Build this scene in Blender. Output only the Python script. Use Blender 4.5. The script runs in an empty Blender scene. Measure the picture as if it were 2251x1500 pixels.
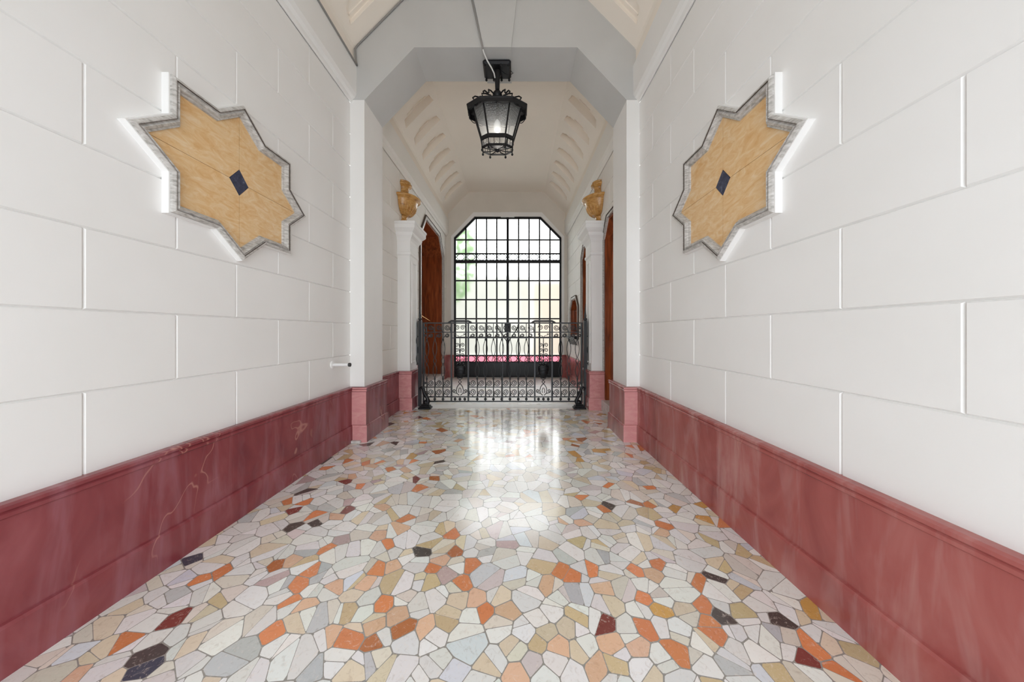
import bpy, math, random
from mathutils import Vector
from mathutils.geometry import tessellate_polygon

random.seed(7)
sc = bpy.context.scene
COL = sc.collection

# ------------------------------------------------------------------ camera, world, lights, exposure
F = 660.0            # focal length in pixels of the 2251 px wide frame
VX, VY = 1132.0, 730.0
EYE = 1.30
cd = bpy.data.cameras.new('camera'); cam = bpy.data.objects.new('camera', cd); COL.objects.link(cam)
cd.sensor_width = 36.0; cd.lens = 36.0*F/2251.0
cd.shift_x = -(VX-1125.5)/2251.0; cd.shift_y = -(750.0-VY)/2251.0
cd.clip_start = 0.02
cam.location = (0, 0, EYE); cam.rotation_euler = (math.pi/2, 0, 0)
sc.camera = cam

sc.view_settings.view_transform = 'Standard'; sc.view_settings.look = 'None'
sc.view_settings.gamma = 1; sc.view_settings.use_curve_mapping = False
sc.view_settings.exposure = 0.42
sc.cycles.use_denoising = True
sc.cycles.max_bounces = 16; sc.cycles.diffuse_bounces = 10; sc.cycles.glossy_bounces = 5
sc.cycles.transmission_bounces = 10; sc.cycles.sample_clamp_indirect = 6

w = bpy.data.worlds.new('daylight'); sc.world = w; w.use_nodes = True
bg = w.node_tree.nodes['Background']; bg.inputs[0].default_value = (0.93, 0.97, 1.0, 1); bg.inputs[1].default_value = 1.0
# overcast sky, brighter on the court side (towards +Y) where the sun stands behind the haze
_n, _l = w.node_tree.nodes, w.node_tree.links
_tc = _n.new('ShaderNodeTexCoord'); _sx = _n.new('ShaderNodeSeparateXYZ'); _l.new(_tc.outputs['Generated'], _sx.inputs[0])
_mr = _n.new('ShaderNodeMapRange'); _mr.inputs[1].default_value = -.3; _mr.inputs[2].default_value = .9
_mr.inputs[3].default_value = 1.7; _mr.inputs[4].default_value = 3.7
_l.new(_sx.outputs['Y'], _mr.inputs[0])
_dt = _n.new('ShaderNodeVectorMath'); _dt.operation = 'DOT_PRODUCT'; _dt.inputs[1].default_value = Vector((.03, .86, .51)).normalized()
_l.new(_tc.outputs['Generated'], _dt.inputs[0])
_mg = _n.new('ShaderNodeMapRange'); _mg.interpolation_type = 'SMOOTHERSTEP'
_mg.inputs[1].default_value = .84; _mg.inputs[2].default_value = 1.0; _mg.inputs[3].default_value = 0; _mg.inputs[4].default_value = 2
_l.new(_dt.outputs['Value'], _mg.inputs[0])
_ad = _n.new('ShaderNodeMath'); _ad.operation = 'ADD'; _l.new(_mr.outputs[0], _ad.inputs[0]); _l.new(_mg.outputs[0], _ad.inputs[1])
_l.new(_ad.outputs[0], bg.inputs[1])

def area(name, loc, rot, sx, sy, power, color):
    l = bpy.data.lights.new(name, 'AREA'); l.shape = 'RECTANGLE'; l.size = sx; l.size_y = sy
    l.energy = power; l.color = color
    o = bpy.data.objects.new(name, l); COL.objects.link(o); o.location = loc; o.rotation_euler = rot
    return o
# daylight coming in through the open street entrance behind the camera
area('street_daylight', (-0.24, -1.6, 1.35), (math.radians(86), 0, 0), 3.1, 2.5, 48, (0.86, 0.93, 1.0))

# ------------------------------------------------------------------ mesh helpers
class MB:
    def __init__(s): s.v = []; s.f = []; s.smooth = []
    def add(s, vs, fs, sm=False):
        n = len(s.v); s.v += [tuple(v) for v in vs]
        for f in fs: s.f.append(tuple(i+n for i in f)); s.smooth.append(sm)
        return s
    def box(s, x0, x1, y0, y1, z0, z1):
        vs = [(x, y, z) for z in (z0, z1) for y in (y0, y1) for x in (x0, x1)]
        return s.add(vs, [(0,2,3,1),(4,5,7,6),(0,1,5,4),(2,6,7,3),(0,4,6,2),(1,3,7,5)])
    def cbox(s, x0, x1, y0, y1, z0, z1, b=0.004):
        # chamfered box
        vs = []; idx = {}
        X = (x0, x1); Y = (y0, y1); Z = (z0, z1)
        for i in (0,1):
            for j in (0,1):
                for k in (0,1):
                    sx, sy, sz = (b, -b)[i], (b, -b)[j], (b, -b)[k]
                    for a, p in enumerate(((X[i], Y[j]+sy, Z[k]+sz), (X[i]+sx, Y[j], Z[k]+sz), (X[i]+sx, Y[j]+sy, Z[k]))):
                        idx[(i,j,k,a)] = len(vs); vs.append(p)
        fs = []
        for i in (0,1): fs.append([idx[(i,0,0,0)], idx[(i,1,0,0)], idx[(i,1,1,0)], idx[(i,0,1,0)]])
        for j in (0,1): fs.append([idx[(0,j,0,1)], idx[(1,j,0,1)], idx[(1,j,1,1)], idx[(0,j,1,1)]])
        for k in (0,1): fs.append([idx[(0,0,k,2)], idx[(1,0,k,2)], idx[(1,1,k,2)], idx[(0,1,k,2)]])
        for j in (0,1):
            for k in (0,1): fs.append([idx[(0,j,k,1)], idx[(1,j,k,1)], idx[(1,j,k,2)], idx[(0,j,k,2)]])
        for i in (0,1):
            for k in (0,1): fs.append([idx[(i,0,k,0)], idx[(i,1,k,0)], idx[(i,1,k,2)], idx[(i,0,k,2)]])
            for j in (0,1): fs.append([idx[(i,j,0,0)], idx[(i,j,1,0)], idx[(i,j,1,1)], idx[(i,j,0,1)]])
        for i in (0,1):
            for j in (0,1):
                for k in (0,1): fs.append([idx[(i,j,k,a)] for a in (0,1,2)])
        return s.add(vs, fs)
    def tube(s, pts, r, n=8, closed=False, cap=True):
        pts = [Vector(p) for p in pts]; m = len(pts)
        rs = r if isinstance(r, (list, tuple)) else [r]*m
        T = []
        for i in range(m):
            if closed: t = pts[(i+1) % m]-pts[i-1]
            else: t = pts[min(i+1, m-1)]-pts[max(i-1, 0)]
            T.append(t.normalized() if t.length > 1e-9 else Vector((0,0,1)))
        ref = Vector((0,1,0)) if abs(T[0].y) < .9 else Vector((1,0,0))
        u = T[0].cross(ref).normalized(); rings = []
        for i in range(m):
            u = (u-T[i]*u.dot(T[i]))
            u = u.normalized() if u.length > 1e-6 else T[i].orthogonal().normalized()
            v = T[i].cross(u)
            rings.append([pts[i]+(u*math.cos(2*math.pi*k/n)+v*math.sin(2*math.pi*k/n))*rs[i] for k in range(n)])
        vs = [p for rg in rings for p in rg]; fs = []
        for i in range(m if closed else m-1):
            a = i*n; b = ((i+1) % m)*n
            for k in range(n): fs.append((a+k, a+(k+1) % n, b+(k+1) % n, b+k))
        s.add(vs, fs, True)
        if cap and not closed:
            s.add(rings[0], [tuple(range(n))[::-1]]); s.add(rings[-1], [tuple(range(n))])
        return s
    def lathe(s, cx, cy, prof, n=24, a0=0.0, a1=2*math.pi, smooth=True):
        full = abs(a1-a0-2*math.pi) < 1e-6; m = n if full else n+1
        vs = [(cx+r*math.cos(a0+(a1-a0)*k/n), cy+r*math.sin(a0+(a1-a0)*k/n), z) for r, z in prof for k in range(m)]
        fs = []
        for i in range(len(prof)-1):
            for k in range(n):
                k2 = (k+1) % m
                fs.append((i*m+k, i*m+k2, (i+1)*m+k2, (i+1)*m+k))
        s.add(vs, fs, smooth)
        s.add([vs[k] for k in range(m)], [tuple(range(m))[::-1]]); L = (len(prof)-1)*m
        s.add([vs[L+k] for k in range(m)], [tuple(range(m))])
        return s
    def sphere(s, c, r, n=10, sz=1.0):
        prof = [(max(r*math.sin(math.pi*i/n), 1e-4), c[2]-sz*r*math.cos(math.pi*i/n)) for i in range(n+1)]
        return s.lathe(c[0], c[1], prof, n+2)
    def poly(s, fn, loops, d0, d1=None):
        """planar polygon with holes given in 2D; fn(a,b,d) -> 3D; extruded from d0 to d1"""
        tri = tessellate_polygon([[Vector((a, b, 0)) for a, b in L] for L in loops])
        flat = [p for L in loops for p in L]
        s.add([fn(a, b, d0) for a, b in flat], tri)
        if d1 is not None:
            s.add([fn(a, b, d1) for a, b in flat], tri)
            for L in loops:
                n = len(L)
                s.add([fn(a, b, d0) for a, b in L]+[fn(a, b, d1) for a, b in L],
                      [(i, (i+1) % n, n+(i+1) % n, n+i) for i in range(n)])
        return s
    def sweep(s, path, prof, side=1, closed=False):
        """profile (offset, z) swept along a 2D path with mitred corners; side picks the offset side"""
        P = [Vector(p) for p in path]; m = len(P); N = []
        def nrm(a, b):
            d = (b-a).normalized(); return Vector((-d.y, d.x))*side
        for i in range(m):
            ns = []
            if i > 0 or closed: ns.append(nrm(P[i-1], P[i]))
            if i < m-1 or closed: ns.append(nrm(P[i], P[(i+1) % m]))
            if len(ns) == 2:
                q = ns[0]+ns[1]; N.append(q/max(q.dot(ns[0]), .05))
            else: N.append(ns[0])
        k = len(prof)
        vs = [(P[i].x+N[i].x*o, P[i].y+N[i].y*o, z) for i in range(m) for o, z in prof]
        fs = [(i*k+j, i*k+j+1, ((i+1) % m)*k+j+1, ((i+1) % m)*k+j) for i in range(m if closed else m-1) for j in range(k-1)]
        s.add(vs, fs)
        if not closed: s.add(vs[:k], [tuple(range(k))]); s.add(vs[-k:], [tuple(range(k))])
        return s
    def ringframe(s, fn, outline, prof):
        """moulding following a closed 2D outline; prof = (inward offset, height)"""
        P = [Vector(p) for p in outline]; m = len(P)
        ar = sum(P[i].x*P[(i+1) % m].y-P[(i+1) % m].x*P[i].y for i in range(m))
        sg = 1 if ar > 0 else -1; N = []
        for i in range(m):
            d1 = (P[i]-P[i-1]).normalized(); d2 = (P[(i+1) % m]-P[i]).normalized()
            n1 = Vector((-d1.y, d1.x))*sg; n2 = Vector((-d2.y, d2.x))*sg
            q = n1+n2; N.append(q/max(q.dot(n1), .2))
        k = len(prof)
        vs = [fn(P[i].x+N[i].x*o, P[i].y+N[i].y*o, h) for i in range(m) for o, h in prof]
        fs = [(i*k+j, i*k+j+1, ((i+1) % m)*k+j+1, ((i+1) % m)*k+j) for i in range(m) for j in range(k-1)]
        return s.add(vs, fs)
    def build(s, name, mat, parent=None, loc=None):
        me = bpy.data.meshes.new(name)
        off = Vector(loc) if loc else None
        vs = [tuple(Vector(v)-off) for v in s.v] if off else s.v
        me.from_pydata(vs, [], s.f)
        me.polygons.foreach_set('use_smooth', s.smooth)
        me.update()
        import bmesh
        bm = bmesh.new(); bm.from_mesh(me); bmesh.ops.recalc_face_normals(bm, faces=bm.faces[:]); bm.to_mesh(me); bm.free()
        me.materials.append(mat)
        o = bpy.data.objects.new(name, me); COL.objects.link(o)
        if off: o.location = off
        if parent is not None: o.parent = parent; o.matrix_parent_inverse = parent.matrix_world.inverted() if False else o.matrix_parent_inverse
        return o

def empty(name, loc, label, cat, group=None):
    o = bpy.data.objects.new(name, None); COL.objects.link(o); o.location = loc; o.empty_display_size = .1
    o['label'] = label; o['category'] = cat
    if group: o['group'] = group
    return o
def part(mb, name, mat, root, label=None):
    """mesh given in world coordinates, stored relative to its thing's base"""
    base = Vector(root.location) if root.parent is None else Vector((0, 0, 0))
    top = root
    while top.parent is not None: top = top.parent
    off = Vector(top.location)
    mb.v = [tuple(Vector(v)-off) for v in mb.v]
    o = mb.build(name, mat, root)
    if label: o['label'] = label
    return o
def struct(o): o['kind'] = 'structure'; return o

# ------------------------------------------------------------------ materials
def mat(name, col=(.8,.8,.8), rough=.5, metal=0.0, spec=.5, coat=0.0):
    m = bpy.data.materials.new(name); m.use_nodes = True
    b = m.node_tree.nodes['Principled BSDF']
    b.inputs['Base Color'].default_value = (*col, 1); b.inputs['Roughness'].default_value = rough
    b.inputs['Metallic'].default_value = metal; b.inputs['Specular IOR Level'].default_value = spec
    b.inputs['Coat Weight'].default_value = coat
    return m
def nodes(m): return m.node_tree.nodes, m.node_tree.links, m.node_tree.nodes['Principled BSDF']
def coords(m, scale=(1,1,1)):
    N, L, B = nodes(m); tc = N.new('ShaderNodeTexCoord'); mp = N.new('ShaderNodeMapping'); mp.inputs['Scale'].default_value = scale
    L.new(tc.outputs['Object'], mp.inputs[0]); return mp.outputs[0]
def noise(m, vec, scale, detail=4, dist=0.0, rough=.55):
    N, L, B = nodes(m); n = N.new('ShaderNodeTexNoise'); n.inputs['Scale'].default_value = scale
    n.inputs['Detail'].default_value = detail; n.inputs['Distortion'].default_value = dist; n.inputs['Roughness'].default_value = rough
    L.new(vec, n.inputs['Vector']); return n.outputs['Fac']
def ramp(m, fac, stops, interp='LINEAR'):
    N, L, B = nodes(m); r = N.new('ShaderNodeValToRGB'); cr = r.color_ramp; cr.interpolation = interp
    while len(cr.elements) < len(stops): cr.elements.new(.5)
    for e, (p, c) in zip(cr.elements, stops): e.position = p; e.color = (*c, 1)
    L.new(fac, r.inputs[0]); return r.outputs[0]
def mix(m, a, b, fac, mode='MIX'):
    N, L, B = nodes(m); x = N.new('ShaderNodeMix'); x.data_type = 'RGBA'; x.blend_type = mode
    for s_, val in ((x.inputs[6], a), (x.inputs[7], b), (x.inputs[0], fac)):
        if isinstance(val, (int, float)): s_.default_value = val
        elif isinstance(val, tuple): s_.default_value = (*val, 1)
        else: L.new(val, s_)
    return x.outputs[2]
def bump(m, fac, strength, dist):
    N, L, B = nodes(m); b = N.new('ShaderNodeBump'); b.inputs['Strength'].default_value = strength; b.inputs['Distance'].default_value = dist
    L.new(fac, b.inputs['Height']); L.new(b.outputs[0], B.inputs['Normal'])

def plaster(name, c0, c1, rough=.62):
    m = mat(name, c0, rough); N, L, B = nodes(m); v = coords(m)
    L.new(ramp(m, noise(m, v, 1.3, 3), [(.35, c0), (.65, c1)]), B.inputs['Base Color'])
    bump(m, noise(m, v, 60, 3), .08, .003); return m
M_WHITE = plaster('white_plaster', (.83,.825,.81), (.86,.855,.845))
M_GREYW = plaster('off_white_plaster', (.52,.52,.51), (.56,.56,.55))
M_CREAM = plaster('cream_plaster', (.89,.825,.74), (.91,.845,.76))
M_BEIGEW = plaster('warm_white_plaster', (.86,.84,.80), (.88,.86,.825))
M_TAN = plaster('tan_plaster', (.70,.655,.59), (.74,.695,.63))

def marble_red(name, c, s_):
    m = mat(name, (.25,.05,.05), .26, coat=.1); N, L, B = nodes(m); v = coords(m, (1, 1, .55))
    base = ramp(m, noise(m, v, 2.6, 5, 1.2), [(.3, c[0]), (.5, c[1]), (.72, c[2])])
    # thin pale veins
    n1 = noise(m, v, 1.15, 4, .5)
    a = N.new('ShaderNodeMath'); a.operation = 'SUBTRACT'; a.inputs[1].default_value = .5; L.new(n1, a.inputs[0])
    b = N.new('ShaderNodeMath'); b.operation = 'ABSOLUTE'; L.new(a.outputs[0], b.inputs[0])
    vein = ramp(m, b.outputs[0], [(0, (1,1,1)), (.0028, (0,0,0))])
    msk = ramp(m, noise(m, v, 1.9, 2), [(.50, (0,0,0)), (.62, (.55,.55,.55))])
    vm = mix(m, vein, msk, 1.0, 'MULTIPLY')
    mp2 = N.new('ShaderNodeMapping'); mp2.inputs['Rotation'].default_value = (math.radians(28), 0, 0); mp2.inputs['Scale'].default_value = (3, 6.5, .9)
    tc2 = N.new('ShaderNodeTexCoord'); L.new(tc2.outputs['Object'], mp2.inputs[0])
    st = ramp(m, noise(m, mp2.outputs[0], 1.3, 4, .5), [(.48, (0,0,0)), (.68, (.55,.55,.55))])
    base = mix(m, base, s_, st)
    L.new(mix(m, base, (.62,.30,.24), vm), B.inputs['Base Color']); return m
M_RED = marble_red('red_marble', ((.25,.050,.048), (.35,.088,.080), (.43,.15,.135)), (.52,.29,.27))
M_PURPLE = marble_red('purple_red_marble', ((.165,.026,.036), (.235,.044,.052), (.30,.078,.088)), (.36,.15,.18))
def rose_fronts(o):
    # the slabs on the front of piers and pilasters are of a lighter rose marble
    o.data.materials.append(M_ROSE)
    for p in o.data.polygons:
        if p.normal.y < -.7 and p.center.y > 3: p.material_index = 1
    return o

def marble_ochre(name, c=((.70,.39,.15), (.78,.53,.27), (.84,.66,.44)), sc_=8.0, rough=.38):
    m = mat(name, c[1], rough); N, L, B = nodes(m); v = coords(m, (1, 1.0, 2.2))
    base = ramp(m, noise(m, v, sc_, 8, 1.4, .62), [(.28, c[0]), (.5, c[1]), (.72, c[2])])
    dark = ramp(m, noise(m, v, sc_*3.4, 6, .6, .7), [(.22, (.5,.3,.14)), (.36, (1,1,1))])
    L.new(mix(m, base, dark, .6, 'MULTIPLY'), B.inputs['Base Color']); return m
M_OCHRE = marble_ochre('ochre_marble')
M_URN = marble_ochre('gold_marble', ((.28,.11,.025), (.55,.29,.085), (.70,.43,.16)), 9.0, .25)
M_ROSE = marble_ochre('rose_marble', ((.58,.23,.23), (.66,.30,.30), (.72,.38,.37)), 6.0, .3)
def grey_marble():
    m = mat('grey_marble', (.6,.6,.58), .35); N, L, B = nodes(m); v = coords(m, (2,2,6))
    L.new(ramp(m, noise(m, v, 14, 6, .4), [(.3, (.30,.285,.26)), (.5, (.50,.48,.455)), (.7, (.66,.645,.62))]), B.inputs['Base Color']); return m
M_GREYM = grey_marble()
def blue_stone():
    m = mat('blue_stone', (.03,.035,.07), .3); N, L, B = nodes(m); v = coords(m)
    L.new(ramp(m, noise(m, v, 30, 6, 1), [(.35, (.018,.022,.05)), (.6, (.05,.058,.11)), (.75, (.2,.22,.3))]), B.inputs['Base Color']); return m
M_BLUE = blue_stone()
M_IRON = mat('black_iron', (.018,.018,.02), .42, .6)
M_GATE = mat('gate_iron', (.045,.047,.05), .4, .55)
M_SHEET = mat('black_sheet_metal', (.012,.014,.015), .28, .3)
M_DARK = mat('dark_joint', (.10,.075,.06), .8)
M_CABLE = mat('grey_cable', (.28,.27,.26), .6)
M_CABLEW = mat('white_cable', (.75,.75,.74), .5)
M_BRASS = mat('brass', (.75,.45,.22), .25, 1.0)
M_PIPE = mat('white_enamel', (.82,.82,.82), .3)
M_RUBBER = mat('dark_rubber', (.05,.05,.05), .6)
M_BULB = mat('bulb_glass', (.9,.9,.88), .25)
def wood():
    m = mat('brown_wood', (.14,.03,.01), .3, coat=.3); N, L, B = nodes(m); v = coords(m, (6,6,.6))
    L.new(ramp(m, noise(m, v, 3.0, 6, .8), [(.3, (.13,.028,.008)), (.55, (.33,.080,.022)), (.75, (.46,.13,.04))]), B.inputs['Base Color']); return m
M_WOOD = wood()
def stepstone():
    m = mat('step_marble', (.6,.6,.58), .3); N, L, B = nodes(m); v = coords(m)
    L.new(ramp(m, noise(m, v, 9, 6, .6), [(.3, (.42,.41,.39)), (.6, (.68,.67,.65))]), B.inputs['Base Color']); return m
M_STEP = stepstone()

def frosted(name, tint, k=.88, rough=.3):
    m = bpy.data.materials.new(name); m.use_nodes = True; N = m.node_tree.nodes; L = m.node_tree.links; N.clear()
    out = N.new('ShaderNodeOutputMaterial'); t = N.new('ShaderNodeBsdfTranslucent'); t.inputs[0].default_value = (*tint, 1)
    r = N.new('ShaderNodeBsdfRefraction'); r.inputs['Color'].default_value = (*tint, 1); r.inputs['Roughness'].default_value = rough; r.inputs['IOR'].default_value = 1.2
    g = N.new('ShaderNodeBsdfGlossy'); g.inputs['Roughness'].default_value = .2
    a = N.new('ShaderNodeMixShader'); a.inputs[0].default_value = k; L.new(t.outputs[0], a.inputs[1]); L.new(r.outputs[0], a.inputs[2])
    b = N.new('ShaderNodeMixShader'); b.inputs[0].default_value = .05; L.new(a.outputs[0], b.inputs[1]); L.new(g.outputs[0], b.inputs[2])
    L.new(b.outputs[0], out.inputs[0]); return m
M_GLASS = frosted('frosted_glass', (.93,.94,.92))
M_REFLGLASS = frosted('red_reflection_glass', (.80,.22,.30), .3)  # red reflection in the lower band, put into the glass tint
def lantern_glass():
    m = bpy.data.materials.new('hammered_glass'); m.use_nodes = True; N = m.node_tree.nodes; L = m.node_tree.links; N.clear()
    out = N.new('ShaderNodeOutputMaterial'); t = N.new('ShaderNodeBsdfTransparent'); t.inputs[0].default_value = (.93,.95,.96,1)
    g = N.new('ShaderNodeBsdfGlossy'); g.inputs['Roughness'].default_value = .12
    tr = N.new('ShaderNodeBsdfTranslucent'); tr.inputs[0].default_value = (.9,.93,.97,1)
    vo = N.new('ShaderNodeTexVoronoi'); vo.inputs['Scale'].default_value = 55
    tc = N.new('ShaderNodeTexCoord'); L.new(tc.outputs['Object'], vo.inputs['Vector'])
    bp = N.new('ShaderNodeBump'); bp.inputs['Strength'].default_value = .9; bp.inputs['Distance'].default_value = .01
    L.new(vo.outputs['Distance'], bp.inputs['Height']); L.new(bp.outputs[0], g.inputs['Normal'])
    a = N.new('ShaderNodeMixShader'); a.inputs[0].default_value = .10; L.new(t.outputs[0], a.inputs[1]); L.new(g.outputs[0], a.inputs[2])
    b = N.new('ShaderNodeMixShader'); b.inputs[0].default_value = .22; L.new(a.outputs[0], b.inputs[1]); L.new(tr.outputs[0], b.inputs[2])
    L.new(b.outputs[0], out.inputs[0]); return m
M_LGLASS = lantern_glass()

# ------------------------------------------------------------------ main dimensions
XL, XR = -1.970, 1.490          # wall faces
XC = (XL+XR)/2
Y0 = -1.3                       # open street end
YP0, YP1 = 3.59, 4.08           # arch between the two bays
YE = 8.60                       # end wall
WZ = .647                       # top of the marble skirting
CZ = .3775                      # course height
ZF = 4.05                       # bottom of frieze
ZT = 4.48                       # top of walls
OXL, OXR = -1.800, 1.335        # arch opening

# ------------------------------------------------------------------ floor: crazy paving of marble pieces
def floor_pt(u, v):
    Y = F*EYE/(v-VY); return ((u-VX)*Y/F, Y)
SC = {'w': (.80,.79,.77), 'o': (.70,.25,.10), 's': (.72,.47,.32), 'm': (.22,.055,.045), 'k': (.085,.07,.065), 'n': (.06,.07,.10),
      'b': (.45,.16,.06), 'y': (.62,.49,.29), 'h': (.72,.62,.46), 'g': (.55,.56,.56), 'l': (.68,.71,.76), 'p': (.68,.60,.60),
      'e': (.72,.67,.59), 'c': (.60,.34,.10), 'v': (.52,.38,.38)}
marks = []
def mk(ox, oy, s, txt):
    for t in txt.split():
        x, y, c = t.split(','); marks.append((*floor_pt(ox+float(x)/s, oy+float(y)/s), c))
mk(600, 1000, 2.5, '415,35,o 510,42,o 590,45,o 295,70,o 640,80,o 380,150,m 480,170,o 580,150,v 890,130,b 780,135,m 815,185,o 185,203,k 65,265,o 190,257,o '
   '420,255,v 585,290,s 115,305,m 225,340,o 260,365,k 360,340,s 400,312,m 105,400,k 740,355,o 575,430,s 675,412,s 980,435,o 310,505,o 365,470,v 620,510,o '
   '805,535,k 1005,530,b 920,580,s 890,618,o 1090,595,o 100,580,s 20,605,b 575,620,o 655,600,s 235,640,o 250,680,g 15,670,v 150,715,o 510,715,s 330,735,s '
   '945,650,v 860,690,y 1025,725,o 100,825,o 170,830,s 620,820,o 395,860,y 1105,800,s 1165,870,o 1290,860,s 700,880,s 565,925,s 590,1020,b 430,1000,o 295,1005,s '
   '710,960,b 845,960,s 935,925,y 15,980,o 1575,630,o 1655,665,o 1510,720,s 1760,620,o 2115,595,o 1990,645,o 2080,655,s 1815,730,s 2050,785,o 2135,850,c '
   '1665,875,y 1820,910,m 2045,945,o 1975,1040,s 1890,1060,s 1575,1060,s 1450,1030,y 1330,1060,h 1690,1075,h 1780,1170,s 1890,1160,y 2210,1090,o 1340,1220,s '
   '450,1190,h 980,1190,l 1430,1150,p 240,1180,g 1290,490,v 1690,230,o 1820,300,o 1850,285,k 1860,170,o 2060,180,o 2160,380,o 2140,430,s 1590,360,s 1715,375,s '
   '1700,480,y 1995,265,b 2070,270,o 2200,300,c 2060,70,y 2120,90,y 910,45,k 930,75,g 1870,110,g 790,830,w 905,790,w 520,790,w 510,860,w 1030,800,h 740,1030,w 880,1000,w '
   '1385,970,w 1090,890,w 920,1150,w 1565,1130,w 1640,950,h 1660,1200,w 1220,1140,w 1540,860,w 1240,780,h 980,870,h 1950,945,w 2130,940,w 1500,980,h 450,770,h')
mk(1500, 900, 2.5, '105,525,c 120,610,c 225,625,o 330,780,y 210,855,y 440,840,y 190,915,k 85,945,o 310,990,y 110,1090,o 215,1140,k 140,1175,o 190,1235,o '
   '515,1155,k 750,1120,c 710,1295,o 620,1350,m 915,1325,y 510,1465,y 910,1480,o 310,1120,y 150,720,y 10,1370,s 590,1110,w 420,1330,w 290,1300,w 120,1400,w 240,1090,w 560,1240,e')
mk(0, 800, 2.142, '905,925,n 935,1020,o 1050,975,o 820,1205,m 610,1310,o 700,1370,k 660,1455,n 330,1360,l 1050,1100,y 340,1480,s 900,1320,h 590,1150,h 760,1480,p '
   '850,1270,w 720,1220,w 730,1290,w 950,1230,w 640,1190,w 870,1410,w 480,1440,w 740,1080,w')
def build_floor():
    rnd = random.Random(11)
    seeds = []; G = {}; cs = .14
    def near(x, y, d):
        i, j = int(x//cs), int(y//cs); k = int(d//cs)+1
        for a in range(i-k, i+k+1):
            for b in range(j-k, j+k+1):
                for q in G.get((a, b), ()): yield q
    def put(x, y, r, c, mk_=False):
        q = (x, y, r, c, mk_); seeds.append(q); G.setdefault((int(x//cs), int(y//cs)), []).append(q)
    for x, y, c in marks:
        if all((q[0]-x)**2+(q[1]-y)**2 > .045**2 for q in near(x, y, .06)): put(x+rnd.uniform(-.01,.01), y, rnd.choice((.026,.032,.038)), c, True)
    X0, X1, YA, YB = XL-.02, XR+.02, Y0, YE+.1
    cs_list = 'w'*44+'e'*17+'g'*5+'h'*9+'p'*4+'l'*3+'y'*3+'s'*4+'o'*4+'c'*1+'m'*1+'k'*1+'v'*1
    plain = 'w'*50+'e'*15+'g'*5+'h'*8+'p'*3+'l'*3+'y'*2
    for rr, tries in ((.066, 5000), (.052, 8000), (.040, 14000), (.030, 9000)):
        for _ in range(tries):
            x = rnd.uniform(X0-.1, X1+.1); y = rnd.uniform(YA, YB); r = rr*rnd.uniform(.9, 1.15)
            if all((q[0]-x)**2+(q[1]-y)**2 > (r+q[2])**2 for q in near(x, y, .16)):
                pool = plain if .9 < y < 2.6 else cs_list
                if 3.0 < y < 5.1: pool = cs_list+'o'*2+'c'*3+'b'*2+'v'*3+'y'*3+'g'*4
                if y > 5.3: pool = 'w'*8+'e'*2+'l'
                put(x, y, r, rnd.choice(pool))
    mb = MB(); cols = []
    cells = []
    def clip(poly, a, b, c):   # keep a*x+b*y<=c
        out = []
        for i in range(len(poly)):
            p, q = poly[i], poly[(i+1) % len(poly)]
            dp = a*p[0]+b*p[1]-c; dq = a*q[0]+b*q[1]-c
            if dp <= 0: out.append(p)
            if (dp < 0) != (dq < 0) and abs(dp-dq) > 1e-12:
                t = dp/(dp-dq); out.append((p[0]+t*(q[0]-p[0]), p[1]+t*(q[1]-p[1])))
        return out
    grout = (.30,.285,.26)
    for s_ in seeds:
        x, y = s_[0], s_[1]; poly = [(x-.2, y-.2), (x+.2, y-.2), (x+.2, y+.2), (x-.2, y+.2)]
        for q in near(x, y, .4):
            if q is s_: continue
            dx, dy = q[0]-x, q[1]-y; d2 = dx*dx+dy*dy
            if d2 > .16: continue
            wgt = (d2+s_[2]**2-q[2]**2)/2      # power diagram: big stones get more room
            poly = clip(poly, dx, dy, wgt+dx*x+dy*y)
            if len(poly) < 3: break
        for a, b, c in ((1,0,X1), (-1,0,-X0), (0,1,YB), (0,-1,-YA)):
            if len(poly) >= 3: poly = clip(poly, a, b, c)
        if len(poly) < 3: continue
        def area2(q): return abs(sum(q[i][0]*q[(i+1) % len(q)][1]-q[(i+1) % len(q)][0]*q[i][1] for i in range(len(q))))/2
        marked = s_[4]
        if area2(poly) > (.0075 if not marked else .0085) or (not marked and rnd.random() < .35):
            for _t in range(8):
                th = rnd.uniform(0, math.pi); ca, sa = math.cos(th), math.sin(th)
                ox, oy = (x, y) if not marked else (x+rnd.choice((-1,1))*.04*ca, y+rnd.choice((-1,1))*.04*sa)
                k_ = ca*ox+sa*oy+rnd.uniform(-.018, .018)
                A_, B_ = clip(poly, ca, sa, k_), clip(poly, -ca, -sa, -k_)
                if len(A_) > 2 and len(B_) > 2 and min(area2(A_), area2(B_)) > .22*area2(poly):
                    inA = ca*x+sa*y <= k_
                    cells.append((A_, s_[3] if inA else rnd.choice(plain))); cells.append((B_, s_[3] if not inA else rnd.choice(plain))); break
            else: cells.append((poly, s_[3]))
        else: cells.append((poly, s_[3]))
    for poly, ck in cells:
        cx = sum(p[0] for p in poly)/len(poly); cy = sum(p[1] for p in poly)/len(poly)
        # shrink for the joint, and cut corners for broken-stone outlines
        g = rnd.uniform(.0012, .0026); ins = []
        for p in poly:
            d = math.hypot(p[0]-cx, p[1]-cy)
            k = max(.5, 1-g*1.5/max(d, .004)); ins.append((cx+(p[0]-cx)*k, cy+(p[1]-cy)*k))
        inn = []
        for i in range(len(ins)):
            p, q, r = ins[i-1], ins[i], ins[(i+1) % len(ins)]
            t = rnd.uniform(.04, .13)
            inn.append((q[0]+(p[0]-q[0])*t, q[1]+(p[1]-q[1])*t)); inn.append((q[0]+(r[0]-q[0])*t, q[1]+(r[1]-q[1])*t))
        n = len(poly); m = len(inn)
        base = len(mb.v)
        mb.v += [(p[0], p[1], 0) for p in poly]+[(p[0], p[1], 0) for p in inn]
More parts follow.
